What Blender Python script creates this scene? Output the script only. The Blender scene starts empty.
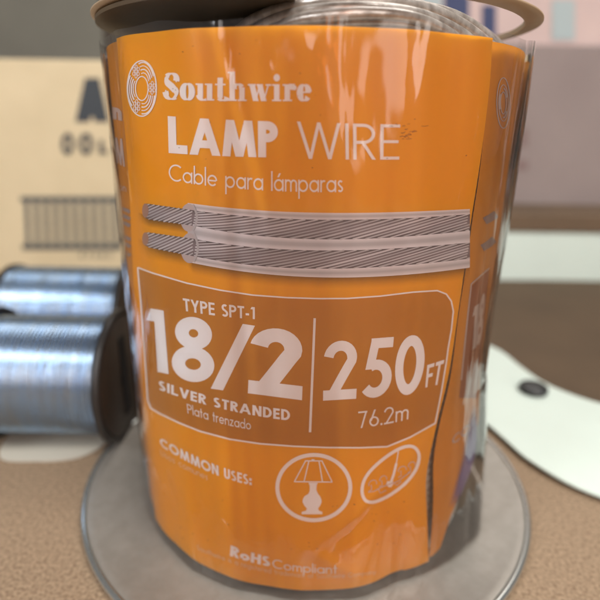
import bpy, math, random
from math import sin, cos, tan, atan2, pi, sqrt, radians, hypot
from mathutils import Vector, Matrix, noise
random.seed(7)
sc = bpy.context.scene
col = bpy.data.collections.new("scene"); sc.collection.children.link(col)

# ------------------------------------------------------------------ camera geometry
F = 523.16; PT = radians(19.478); RO = radians(-0.950)
S = 0.16                                  # metres from camera to the axis of the spool
CX = 0.01837*S; R = 0.3478*S; RF = 0.470*S
ZT = 0.094*S; ZB = -0.7475*S              # label top and bottom, relative to the camera
FT = 0.0022                               # flange thickness
CZ = 0.7535*S + FT                        # camera height above the table
c_, s_ = cos(RO), sin(RO)
AX = Vector((c_, -s_*sin(PT), -s_*cos(PT)))
BY = Vector((s_, c_*sin(PT), c_*cos(PT)))
FW = Vector((0, cos(PT), -sin(PT)))
def ray(x, y): return AX*((x-300)/F) - BY*((y-300)/F) + FW
def at(x, y, fwd):
    d = ray(x, y); return d*(fwd/d.y) + Vector((0, 0, CZ))
def on_table(x, y, z=0.0):
    d = ray(x, y); t = (z-CZ)/d.z; return d*t + Vector((0, 0, CZ))

def gauss(x, s): return math.exp(-x*x/(2*s*s))
def bump_label(th, z):
    """gentle buckling of the printed film, metres"""
    v = z/S
    d = 0.00016*sin(th*9+1.0+v*2.0) + 0.00010*sin(th*23+v*5)
    # fold running down to the lower right
    a = (th-0.30) + (v+0.45)*0.55
    if v < -0.30: d -= 0.0011*gauss(a, 0.07)*min(1, (-0.30-v)/0.12)
    # diagonal crease across the lower middle
    b = (v+0.63) - (th-0.05)*0.30
    d += 0.00045*gauss(b, 0.012)*gauss(th-0.22, 0.16)
    b = (v+0.66) + (th-0.05)*0.25
    d += 0.00035*gauss(b, 0.010)*gauss(th-0.15, 0.12)
    # soft dents near the top
    d += 0.00030*sin(th*17+2+sin(v*9))*gauss(v-0.04, 0.09)
    return d
def flare(th, z):
    v = z/S
    k = max(0.0, min(1.15, (-0.44-v)/0.27)); k = k**0.9
    return 0.0050*k*gauss(th-1.22, 0.40)
def surf_r(th, z, kind):
    if kind == 'label': return R + bump_label(th, z) + 0.9*flare(th, z)*(1 if th > 0.5 else 0.6)*0.9
    if kind == 'back': return R - 0.0010 + 0.4*bump_label(th+2, z) + 0.85*flare(th, z)
    v = z/S
    n = noise.noise(Vector((th*5.0, z*28, 3.1)))*0.0007 + noise.noise(Vector((th*16, z*30+th*5, 7.7)))*0.00022
    n += 0.00035*gauss((th+0.28)+0.15*sin(v*6), 0.02)*gauss(v-0.02, 0.12)
    k = max(0.0, min(1.0, (-0.35-th)/0.5)) if th > -2 else 1.0
    return R + 0.0010 - 0.0005*k + bump_label(th, z) + n*(1-0.75*k) + flare(th, z)
def hit(x, y, kind='label'):
    """where the line of sight through a photo pixel meets the film: azimuth, height"""
    d = ray(x, y); r = R; th = z = 0
    a = d.x**2 + d.y**2; b = d.x*CX + d.y*S
    for _ in range(10):
        c = CX*CX + S*S - r*r
        disc = max(b*b-a*c, 0); t = (b-sqrt(disc))/a
        q = d*t; th = atan2(q.x-CX, S-q.y); z = q.z
        r = 0.5*r + 0.5*surf_r(th, z, kind)
    return th, z
def pos(th, z, off=0.0, kind='label'):
    r = surf_r(th, z, kind) + off
    return Vector((CX + r*sin(th), S - r*cos(th), z + CZ))

def interp(tab, k):
    tab = sorted(tab)
    if k <= tab[0][0]: return tab[0][1]
    for (a, va), (b, vb) in zip(tab, tab[1:]):
        if k <= b: return va+(vb-va)*(k-a)/(b-a)
    return tab[-1][1]
# ------------------------------------------------------------------ helpers
def link(name, me, mat=None, parent=None):
    o = bpy.data.objects.new(name, me); col.objects.link(o)
    if mat and me: me.materials.append(mat)
    if parent: o.parent = parent
    return o
class MB:
    def __init__(s): s.v = []; s.f = []; s.uv = []; s.c = []
    def vert(s, p, uv=(0, 0), c=(1, 1, 1, 1)):
        s.v.append(tuple(p)); s.uv.append(uv); s.c.append(c); return len(s.v)-1
    def face(s, *i): s.f.append(tuple(i))
    def build(s, name, mat, parent=None, smooth=True):
        me = bpy.data.meshes.new(name)
        org = parent.get('_org') if parent else None
        me.from_pydata(s.v, [], s.f); me.update()
        uvl = me.uv_layers.new(name='UVMap'); ca = me.color_attributes.new('Col', 'FLOAT_COLOR', 'POINT')
        for l in me.loops: uvl.data[l.index].uv = s.uv[l.vertex_index]
        for i, c in enumerate(s.c): ca.data[i].color = c
        if smooth: me.polygons.foreach_set('use_smooth', [True]*len(me.polygons))
        o = link(name, me, mat, parent)
        if parent: 
            # vertices are in world space; keep them there under a moved parent
            o.matrix_parent_inverse = parent_world(parent).inverted()
        return o
    def grid(s, fn, nu, nv, closed=False, c=(1, 1, 1, 1)):
        b = len(s.v)
        for j in range(nv+1):
            for i in range(nu+(0 if closed else 1)):
                r = fn(i/nu, j/nv)
                if isinstance(r, tuple) and len(r) == 2: s.vert(r[0], r[1], c)
                else: s.vert(r, (i/nu, j/nv), c)
        w = nu if closed else nu+1
        for j in range(nv):
            for i in range(nu):
                i2 = (i+1) % w if closed else i+1
                s.face(b+j*w+i, b+j*w+i2, b+(j+1)*w+i2, b+(j+1)*w+i)
    def box(s, lo, hi, M=None):
        b = len(s.v)
        for k in range(8):
            p = Vector((hi[0] if k & 1 else lo[0], hi[1] if k & 2 else lo[1], hi[2] if k & 4 else lo[2]))
            s.vert(M @ p if M else p, (p.x, p.z))
        for f in ((0,2,3,1),(4,5,7,6),(0,1,5,4),(2,6,7,3),(0,4,6,2),(1,3,7,5)): s.face(*[b+i for i in f])
    def lathe(s, prof, n=96, M=None, cap=False):
        b = len(s.v); m = len(prof)
        for j, (r, z) in enumerate(prof):
            for i in range(n):
                a = 2*pi*i/n; p = Vector((r*cos(a), r*sin(a), z)); s.vert(M @ p if M else p, (i/n, j/m))
        for j in range(m-1):
            for i in range(n):
                i2 = (i+1) % n; s.face(b+j*n+i, b+j*n+i2, b+(j+1)*n+i2, b+(j+1)*n+i)
        if cap:
            s.face(*[b+i for i in range(n)][::-1]); s.face(*[b+(m-1)*n+i for i in range(n)])
    def tube(s, pts, rad, n=10, flat=1.0, twist=0.0):
        b = len(s.v); N = len(pts)
        for k, p in enumerate(pts):
            p = Vector(p); t = (Vector(pts[min(k+1, N-1)])-Vector(pts[max(k-1, 0)])).normalized()
            up = Vector((0, 0, 1)); x = t.cross(up)
            if x.length < 1e-6: x = Vector((1, 0, 0))
            x.normalize(); y = x.cross(t).normalized()
            for i in range(n):
                a = 2*pi*i/n; ca, sa = cos(a)*rad, sin(a)*rad*flat; tw = twist*k
                q = p + x*(ca*cos(tw)-sa*sin(tw)) + y*(ca*sin(tw)+sa*cos(tw))
                s.vert(q, (k*0.1, i/n))
        for k in range(N-1):
            for i in range(n):
                i2 = (i+1) % n; s.face(b+k*n+i, b+k*n+i2, b+(k+1)*n+i2, b+(k+1)*n+i)
def parent_world(p):
    M = Matrix.Translation(p.location) if p.parent is None else p.matrix_basis
    q = p
    M = Matrix.Identity(4)
    chain = []
    while q: chain.append(q); q = q.parent
    for q in reversed(chain):
        M = M @ q.matrix_parent_inverse @ Matrix.LocRotScale(q.location, q.rotation_euler, q.scale)
    return M
def empty(name, loc):
    o = bpy.data.objects.new(name, None); o.location = loc; o.empty_display_size = 0.02; col.objects.link(o); return o
def tag(o, label=None, cat=None, group=None, kind=None):
    if label: o['label'] = label
    if cat: o['category'] = cat
    if group: o['group'] = group
    if kind: o['kind'] = kind
    return o
def bevel(o, w, seg=3):
    m = o.modifiers.new('bevel', 'BEVEL'); m.width = w; m.segments = seg; m.limit_method = 'ANGLE'

# ------------------------------------------------------------------ materials
def srgb(r, g, b):
    f = lambda c: (c/255/12.92) if c <= 10.3 else (((c/255)+0.055)/1.055)**2.4
    return (f(r), f(g), f(b), 1)
def mat(name, base, rough=0.5, metal=0.0, coat=0.0, noise_amt=0.0, nscale=200, bump=0.0, bscale=400, bdist=0.0003, stretch=(1, 1, 1), c2=None, rvar=0.0, spec=0.5, coord='Object', croug=0.1):
    m = bpy.data.materials.new(name); m.use_nodes = True; nt = m.node_tree; N = nt.nodes; L = nt.links
    p = N['Principled BSDF']; p.inputs['Base Color'].default_value = base
    p.inputs['Roughness'].default_value = rough; p.inputs['Metallic'].default_value = metal
    p.inputs['Coat Weight'].default_value = coat; p.inputs['Coat Roughness'].default_value = croug
    p.inputs['Specular IOR Level'].default_value = spec
    tc = N.new('ShaderNodeTexCoord'); mp = N.new('ShaderNodeMapping'); mp.inputs['Scale'].default_value = stretch
    L.new(tc.outputs[coord], mp.inputs['Vector'])
    if noise_amt or c2:
        n = N.new('ShaderNodeTexNoise'); n.inputs['Scale'].default_value = nscale; n.inputs['Detail'].default_value = 6
        L.new(mp.outputs['Vector'], n.inputs['Vector'])
        mx = N.new('ShaderNodeMix'); mx.data_type = 'RGBA'
        c2_ = c2 if c2 else tuple(c*(1-noise_amt) for c in base[:3]) + (1,)
        mx.inputs[6].default_value = c2_; mx.inputs[7].default_value = base
        rp = N.new('ShaderNodeValToRGB'); rp.color_ramp.elements[0].position = 0.35; rp.color_ramp.elements[1].position = 0.65
        L.new(n.outputs['Fac'], rp.inputs[0]); L.new(rp.outputs[0], mx.inputs[0]); L.new(mx.outputs[2], p.inputs['Base Color'])
    if rvar:
        n3 = N.new('ShaderNodeTexNoise'); n3.inputs['Scale'].default_value = 60; n3.inputs['Detail'].default_value = 5
        L.new(mp.outputs['Vector'], n3.inputs['Vector'])
        mr = N.new('ShaderNodeMapRange'); mr.inputs['To Min'].default_value = rough-rvar; mr.inputs['To Max'].default_value = rough+rvar
        L.new(n3.outputs['Fac'], mr.inputs['Value']); L.new(mr.outputs[0], p.inputs['Roughness'])
    if bump:
        n2 = N.new('ShaderNodeTexNoise'); n2.inputs['Scale'].default_value = bscale; n2.inputs['Detail'].default_value = 4
        L.new(mp.outputs['Vector'], n2.inputs['Vector'])
        bp = N.new('ShaderNodeBump'); bp.inputs['Strength'].default_value = bump; bp.inputs['Distance'].default_value = bdist
        L.new(n2.outputs['Fac'], bp.inputs['Height']); L.new(bp.outputs[0], p.inputs['Normal'])
    return m
def film_mat(name):
    m = bpy.data.materials.new(name); m.use_nodes = True; nt = m.node_tree; N = nt.nodes; L = nt.links
    N.remove(N['Principled BSDF']); out = N['Material Output']
    tr = N.new('ShaderNodeBsdfTransparent'); tr.inputs[0].default_value = (0.95, 0.945, 0.94, 1)
    gl = N.new('ShaderNodeBsdfGlossy'); gl.inputs['Roughness'].default_value = 0.09; gl.inputs['Color'].default_value = (1, 1, 1, 1)
    df = N.new('ShaderNodeBsdfDiffuse'); df.inputs[0].default_value = (0.75, 0.68, 0.68, 1)
    fr = N.new('ShaderNodeFresnel'); fr.inputs['IOR'].default_value = 1.45
    tc = N.new('ShaderNodeTexCoord'); mp = N.new('ShaderNodeMapping'); mp.inputs['Scale'].default_value = (1, 1, 0.30)
    L.new(tc.outputs['Object'], mp.inputs[0])
    n = N.new('ShaderNodeTexNoise'); n.inputs['Scale'].default_value = 80; n.inputs['Detail'].default_value = 2.5; n.inputs['Distortion'].default_value = 0.5
    L.new(mp.outputs[0], n.inputs['Vector'])
    mp2 = N.new('ShaderNodeMapping'); mp2.inputs['Scale'].default_value = (1, 1, 0.5); mp2.inputs['Rotation'].default_value = (0.3, 0.5, 0)
    L.new(tc.outputs['Object'], mp2.inputs[0])
    n2 = N.new('ShaderNodeTexVoronoi'); n2.inputs['Scale'].default_value = 38; n2.feature = 'F1'
    L.new(mp2.outputs[0], n2.inputs['Vector'])
    ad = N.new('ShaderNodeMath'); ad.operation = 'MULTIPLY_ADD'; ad.inputs[1].default_value = 0.5
    L.new(n2.outputs['Distance'], ad.inputs[0]); L.new(n.outputs['Fac'], ad.inputs[2])
    bp = N.new('ShaderNodeBump'); bp.inputs['Strength'].default_value = 1.0; bp.inputs['Distance'].default_value = 0.0020
    L.new(ad.outputs[0], bp.inputs['Height']); L.new(bp.outputs[0], gl.inputs['Normal'])
    mb = N.new('ShaderNodeMath'); mb.operation = 'MULTIPLY_ADD'; mb.inputs[1].default_value = 1.15; mb.inputs[2].default_value = 0.0; mb.use_clamp = True
    L.new(fr.outputs[0], mb.inputs[0])
    m1 = N.new('ShaderNodeMixShader'); m1.inputs[0].default_value = 0.012
    L.new(tr.outputs[0], m1.inputs[1]); L.new(df.outputs[0], m1.inputs[2])
    m2 = N.new('ShaderNodeMixShader'); L.new(mb.outputs[0], m2.inputs[0]); L.new(m1.outputs[0], m2.inputs[1]); L.new(gl.outputs[0], m2.inputs[2])
    L.new(m2.outputs[0], out.inputs['Surface'])
    return m
def print_mat(name, rough=0.4, fade=False):
    """ink: colour and cover come from the vertices of the printed shape"""
    m = bpy.data.materials.new(name); m.use_nodes = True; nt = m.node_tree; N = nt.nodes; L = nt.links
    p = N['Principled BSDF']; p.inputs['Roughness'].default_value = rough
    a = N.new('ShaderNodeAttribute'); a.attribute_name = 'Col'
    L.new(a.outputs['Color'], p.inputs['Base Color']); p.inputs['Specular IOR Level'].default_value = 0.3
    if fade: L.new(a.outputs['Alpha'], p.inputs['Alpha'])
    return m
M_orange = mat('orange_film', (0.82, 0.335, 0.0001, 1), 0.45, spec=0.25, coat=0.08, c2=(0.79, 0.312, 0.0001, 1), nscale=14, bump=0.15, bscale=60, bdist=0.0006, stretch=(1, 1, 0.5))
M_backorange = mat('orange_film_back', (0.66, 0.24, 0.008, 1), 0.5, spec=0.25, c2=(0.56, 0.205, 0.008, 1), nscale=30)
M_ink = print_mat('white_and_coloured_ink'); M_halftone = print_mat('halftone_ink', fade=True)
M_film = film_mat('clear_film')
M_flange = mat('satin_zinc', (0.30, 0.275, 0.24, 1), 0.42, metal=0.5, c2=(0.265, 0.243, 0.21, 1), nscale=260, bump=0.12, bscale=500, rvar=0.07)
M_topfl = mat('aged_tinplate', (0.42, 0.30, 0.19, 1), 0.5, metal=0.2, c2=(0.33, 0.23, 0.14, 1), nscale=50, bump=0.1)
M_wire = mat('clear_insulated_wire', (0.66, 0.60, 0.54, 1), 0.33, metal=0.55, coat=0.5, c2=(0.36, 0.31, 0.27, 1), nscale=350, bump=0.3, bscale=900, bdist=0.0003)
M_core = mat('kraft_core', (0.10, 0.07, 0.045, 1), 0.8, noise_amt=0.3)

# ------------------------------------------------------------------ stroke lettering
def arc(cx, cy, rx, ry, a0, a1, n=None):
    n = n or max(4, int(abs(a1-a0)/12))
    return [(cx+rx*cos(radians(a0+(a1-a0)*i/n)), cy+ry*sin(radians(a0+(a1-a0)*i/n))) for i in range(n+1)]
def slab(xb, xt, w, y0=0.0, y1=1.0):
    """slanted stem cut level at both ends"""
    k = (xt-xb)/(y1-y0); hw = w/2*sqrt(1+k*k)
    return ('q', [(xb-hw, y0), (xb+hw, y0), (xt+hw, y1), (xt-hw, y1)])
def bar(x0, x1, yc, w): return ('q', [(x0, yc-w/2), (x1, yc-w/2), (x1, yc+w/2), (x0, yc+w/2)])
def stem(x, w, y0=0.0, y1=1.0): return ('q', [(x-w/2, y0), (x+w/2, y0), (x+w/2, y1), (x-w/2, y1)])
XH = 0.64
def glyph(ch, w):
    h = w/2; g = []; st = lambda pts: g.append(('s', pts)); q = g.append
    xr = XH
    if ch == ' ': return 0.36, g
    if ch == 'A': W = .80+h; hw = w*.54; q(slab(hw, W/2, w)); q(slab(W-hw, W/2, w)); q(bar(W*.24, W*.76, .30, w*.9)); return W, g
    if ch == 'B': W = .56; q(stem(h, w)); st([(h, 1-h)]+arc(.27, .75, .24, .25-h, 90, -90)+[(h, .5)]); st([(h, .5)]+arc(.28, .26, .28-h, .26-h, 90, -90)+[(h, h)]); return W, g
    if ch == 'C': st(arc(.5, .5, .5-h, .5-h, 48, 312)); return .84, g
    if ch == 'D': q(stem(h, w)); st([(h, 1-h)]+arc(.24, .5, .44-h, .5-h, 90, -90)+[(h, h)]); return .68, g
    if ch == 'E': q(stem(h, w)); q(bar(w*.9, .50, 1-h, w)); q(bar(w*.9, .47, .51, w*.95)); q(bar(w*.9, .50, h, w)); return .50, g
    if ch == 'F': q(stem(h, w)); q(bar(w*.9, .48, 1-h, w)); q(bar(w*.9, .45, .50, w*.95)); return .48, g
    if ch == 'H': q(stem(h, w)); q(stem(.66-h, w)); q(bar(w*.9, .66-w*.9, .52, w)); return .66, g
    if ch == 'I': q(stem(h, w)); return w, g
    if ch == 'L': q(stem(h, w)); q(bar(w*.9, .44+h, h, w)); return .44+h, g
    if ch == 'M': W = .88+h; q(slab(h, .12+h, w)); q(slab(W-h, W-.12-h, w)); q(slab(W/2, .12+h, w*.95)); q(slab(W/2, W-.12-h, w*.95)); return W, g
    if ch == 'N': W = .70; q(stem(h, w)); q(stem(W-h, w)); q(slab(W-h*1.2, h*1.2, w)); return W, g
    if ch == 'O': st(arc(.5, .5, .5-h, .5-h, 0, 360, 40)); return 1.0, g
    if ch == 'P': q(stem(h, w)); st([(h, 1-h)]+arc(.28, .71, .30-h, .29-h, 90, -90)+[(h, .42+h)]); return .58, g
    if ch == 'R': q(stem(h, w)); st([(h, 1-h)]+arc(.27, .72, .29-h, .28-h, 90, -90)+[(h, .44+h)]); q(slab(.56-h*.6, .26, w, 0, .46)); return .58, g
    if ch == 'S':
        st(arc(.27, .745, .25-h, .255-h, 40, 180)+arc(.27, .745, .25-h, .245-h*.4, 195, 250)+[(.29, .50)]+arc(.27, .255, .27-h, .245-h*.4, 70, 0)+arc(.27, .265, .27-h, .265-h, -15, -150)); return .54, g
    if ch == 'T': q(stem(.27, w)); q(bar(0, .54, 1-h*1.02, w)); return .54, g
    if ch == 'U': st([(h, 1), (h, .32)]+arc(.30, .30, .30-h, .30-h, 180, 360)+[(.60-h, .32), (.60-h, 1)]); return .60, g
    if ch == 'V': W = .74; q(slab(W/2, h, w)); q(slab(W/2, W-h, w)); return W, g
    if ch == 'W': W = 1.06+h; q(slab(.30, h, w)); q(slab(.30, W/2, w*.96)); q(slab(W-.30, W/2, w*.96)); q(slab(W-.30, W-h, w)); return W, g
    if ch == 'Y': W = .66; q(slab(W/2, h, w, .42, 1)); q(slab(W/2, W-h, w, .42, 1)); q(stem(W/2, w, 0, .48)); return W, g
    if ch == '0': st(arc(.32, .5, .32-h, .5-h, 0, 360, 40)); return .64, g
    if ch == '1': q(stem(.36-h, w)); q(('q', [(.0, .80), (.36-w, .80), (.36-h, 1), (.10, 1)])); return .36, g
    if ch == '2':
        st(arc(.29, .70, .29-h, .30-h, 172, -12)+[(.52-h, .56), (.10+h, w*.7)]); q(bar(0, .60, h, w)); return .60, g
    if ch == '3': st(arc(.27, .74, .24-h, .26-h, 160, -80)); st(arc(.27, .27, .29-h, .27-h, 95, -165)); return .56, g
    if ch == '4': q(stem(.42, w)); q(bar(0, .56, .26, w)); q(slab(.04, .42, w, .26, 1)); return .58, g
    if ch == '5': q(bar(.15, .54, 1-h, w)); q(slab(.07+h, .15+h, w*.9, .48, 1)); st(arc(.27, .32, .30-h, .32-h, 118, -140)); return .58, g
    if ch == '6': st(arc(.29, .30, .29-h, .30-h, 0, 360, 32)); q(slab(.05+h, .36, w, .34, 1)); return .58, g
    if ch == '7': q(bar(0, .54, 1-h, w)); q(slab(.14, .50-h*.6, w, 0, 1-h)); return .54, g
    if ch == '8': st(arc(.30, .755, .255-h, .245-h*.9, 0, 360, 32)); st(arc(.30, .275, .30-h, .275-h*.95, 0, 360, 32)); return .60, g
    if ch == '/': q(slab(.04, .50, w*.8, -.06, 1.03)); return .54, g
    if ch == '-': q(bar(.02, .30, .36, w)); return .32, g
    if ch == '.': q(stem(h*1.2, w*1.2, 0, w*1.2)); return w*1.2, g
    if ch == ':': q(stem(h*1.2, w*1.3, 0, w*1.3)); q(stem(h*1.2, w*1.3, .42, .42+w*1.3)); return w*1.3, g
    x2 = xr/2
    if ch in 'aá':
        st(arc(x2, x2, x2-h, x2-h, 0, 360, 28)); q(stem(xr-h, w, 0, xr))
        if ch == 'á': q(slab(.28, .40, w, .74, .95))
        return xr, g
    if ch == 'b': st(arc(x2, x2, x2-h, x2-h, 0, 360, 28)); q(stem(h, w, 0, 1.05)); return xr, g
    if ch == 'c': st(arc(x2, x2, x2-h, x2-h, 50, 310)); return xr*.88, g
    if ch == 'd': st(arc(x2, x2, x2-h, x2-h, 0, 360, 28)); q(stem(xr-h, w, 0, 1.05)); return xr, g
    if ch == 'e': st(arc(x2, x2, x2-h, x2-h, -40, -360)); q(bar(w*.8, xr-w*.8, x2*.98, w*.9)); return xr, g
    if ch == 'f': st([(.14, 0), (.14, .80)]+arc(.28, .82, .14, .18-h, 180, 80)); q(bar(0, .30, xr-h, w)); return .30, g
    if ch == 'g': st(arc(x2, x2, x2-h, x2-h, 0, 360, 28)); st([(xr-h, xr), (xr-h, 0)]+arc(x2, -.05, x2-h, .22-h, 0, -150)); return xr, g
    if ch == 'h': q(stem(h, w, 0, 1.05)); st(arc(.26, xr-.26, .26-h, .26-h, 180, 0)+[(.52-h, 0)]); return .52, g
    if ch == 'i': q(stem(h, w, 0, xr)); q(stem(h, w*1.15, .80, .80+w*1.15)); return w, g
    if ch == 'k': q(stem(h, w, 0, 1.05)); q(slab(h, .42, w, .25, xr)); q(slab(.48, .16, w, 0, .40)); return .50, g
    if ch == 'l': q(stem(h, w, 0, 1.05)); return w, g
    if ch == 'm':
        q(stem(h, w, 0, xr)); st(arc(.22, xr-.22, .22-h, .22-h, 180, 0)+[(.44-h, 0)]); st(arc(.66-w*.9, xr-.22, .22-h, .22-h, 180, 0)+[(.88-h-w*.9, 0)]); return .88-w*.9, g
    if ch == 'n': q(stem(h, w, 0, xr)); st(arc(.26, xr-.26, .26-h, .26-h, 180, 0)+[(.52-h, 0)]); return .52, g
    if ch == 'o': st(arc(x2, x2, x2-h, x2-h, 0, 360, 28)); return xr, g
    if ch == 'p': st(arc(x2, x2, x2-h, x2-h, 0, 360, 28)); q(stem(h, w, -.36, xr)); return xr, g
    if ch == 'r': q(stem(h, w, 0, xr)); st(arc(.24, xr-.24, .24-h, .24-h, 180, 65)); return .32, g
    if ch == 's': st([(x*.62, y*.64) for x, y in arc(.30, .74, .26-h*1.5, .26-h*1.5, 30, 250)+[(.30, .5)]+arc(.30, .26, .28-h*1.5, .26-h*1.5, 70, -150)]); return .37, g
    if ch == 't': q(stem(.16, w, 0, .92)); q(bar(0, .32, xr-h, w)); return .32, g
    if ch == 'u': st([(h, xr), (h, .25)]+arc(.26, .25, .26-h, .25-h, 180, 360)+[(.52-h, .25), (.52-h, xr)]); return .52, g
    if ch == 'w': W = .86; q(slab(.23, h, w, 0, xr)); q(slab(.23, W/2, w, 0, xr)); q(slab(W-.23, W/2, w, 0, xr)); q(slab(W-.23, W-h, w, 0, xr)); return W, g
    if ch == 'y': W = .54; q(slab(W/2, h, w, 0, xr)); q(slab(.12, W-h, w, -.34, xr)); return W, g
    if ch == 'z': q(bar(.02, .46, xr-h, w)); q(bar(0, .48, h, w)); q(slab(.06+h*.3, .42-h*.3, w, h, xr-h)); return .48, g
    raise ValueError(ch)
def serif_glyph(ch):
    """fat-face serif letters: thick stems, hair-thin joins and flat serifs"""
    T = .27; t = .055; g = []; q = g.append
    v = lambda pts, f=None: g.append(('v', pts, T, t, f))
    X = .62
    sv = lambda x0, x1, y: q(bar(x0, x1, y, t))
    if ch == 'S':
        v([(.50, .70)]+arc(.29, .76, .22, .215, 0, 150)); g.append(('w', arc(.27, .77, .19, .21, 150, 235)+[(.30, .50), (.42, .38)]+arc(.33, .25, .17, .20, 30, -50), [.08, .14, .18, .22, .24, .26, .27, .26, .24, .2, .16, .12, .08]))
        v(arc(.29, .24, .235, .215, -40, -170)+[(.03, .30)]); q(stem(.50, t, .66, .98)); q(stem(.05, t, .03, .36)); return .62, g
    if ch == 'o': v(arc(.32, .31, .32-T/2+.01, .31-t/2, 0, 360, 40)); return .64, g
    if ch == 'u': q(stem(.20, T*.85, .10, X)); sv(.0, .30, X-t/2); v(arc(.36, .20, .20, .18, 180, 300)); q(stem(.60, T*.85, 0, X)); sv(.40, .70, X-t/2); sv(.60, .80, t/2); return .80, g
    if ch == 't': q(stem(.22, T*.85, .10, .84)); sv(0, .44, X-t/2); v(arc(.34, .16, .16, .14, 200, 350)); return .50, g
    if ch == 'h': q(stem(.20, T*.85, 0, 1.06)); sv(0, .30, 1.06-t/2); sv(0, .40, t/2); v(arc(.44, .44, .16, .16, 180, 20)); q(stem(.62, T*.85, 0, .50)); sv(.44, .82, t/2); return .84, g
    if ch == 'w':
        q(slab(.34, .17, T*.85, 0, X)); q(slab(.34, .50, t, 0, X)); q(slab(.68, .50, T*.85, 0, X)); q(slab(.68, .88, t, 0, X)); sv(0, .34, X-t/2); sv(.38, .64, X-t/2); sv(.76, 1.0, X-t/2); return 1.0, g
    if ch == 'i': q(stem(.20, T*.85, 0, X)); sv(.0, .30, X-t/2); sv(0, .40, t/2); g.append(('s2', arc(.20, .86, .065, .065, 0, 360, 16), .14)); return .42, g
    if ch == 'r': q(stem(.20, T*.85, 0, X)); sv(0, .30, X-t/2); sv(0, .40, t/2); v(arc(.42, .40, .13, .20, 170, 60)); g.append(('s2', arc(.50, .50, .045, .045, 0, 360, 14), .10)); return .58, g
    if ch == 'e': v(arc(.31, .31, .31-T/2+.01, .31-t/2, 5, 200)); v(arc(.31, .31, .31-T/2+.01, .31-t/2, 200, 325)); q(bar(.18, .58, .33, t)); return .60, g
def resample(pts, step):
    out = [pts[0]]
    for a, b in zip(pts, pts[1:]):
        n = max(1, int(hypot(b[0]-a[0], b[1]-a[1])/step))
        for i in range(1, n+1): out.append((a[0]+(b[0]-a[0])*i/n, a[1]+(b[1]-a[1])*i/n))
    return out
def ribbon(pts, wfn):
    """offset outline of a stroke: list of (left, right) pairs"""
    n = len(pts); closed = hypot(pts[0][0]-pts[-1][0], pts[0][1]-pts[-1][1]) < 1e-6
    res = []
    for i in range(n):
        a = pts[i-1] if i > 0 else (pts[-2] if closed else pts[0])
        b = pts[i+1] if i < n-1 else (pts[1] if closed else pts[-1])
        dx, dy = b[0]-a[0], b[1]-a[1]; l = hypot(dx, dy) or 1; nx, ny = -dy/l, dx/l
        w = wfn(i/(n-1), abs(dy/l))/2; x, y = pts[i]
        res.append(((x+nx*w, y+ny*w), (x-nx*w, y-ny*w)))
    return res
def lag(pts, t):
    """curve through 2, 3 or 4 (t, x, y) samples"""
    x = y = 0
    for i, (ti, xi, yi) in enumerate(pts):
        l = 1
        for j, (tj, _, _) in enumerate(pts):
            if j != i: l *= (t-tj)/(ti-tj)
        x += xi*l; y += yi*l
    return x, y
def curve(pts):
    """even spacing along x when plain (x, y) points are given"""
    x0, x1 = pts[0][0], pts[-1][0]
    return [((p[0]-x0)/(x1-x0), p[0], p[1]) if len(p) == 2 else p for p in pts]
WHITE = (0.88, 0.83, 0.83, 1)
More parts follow.
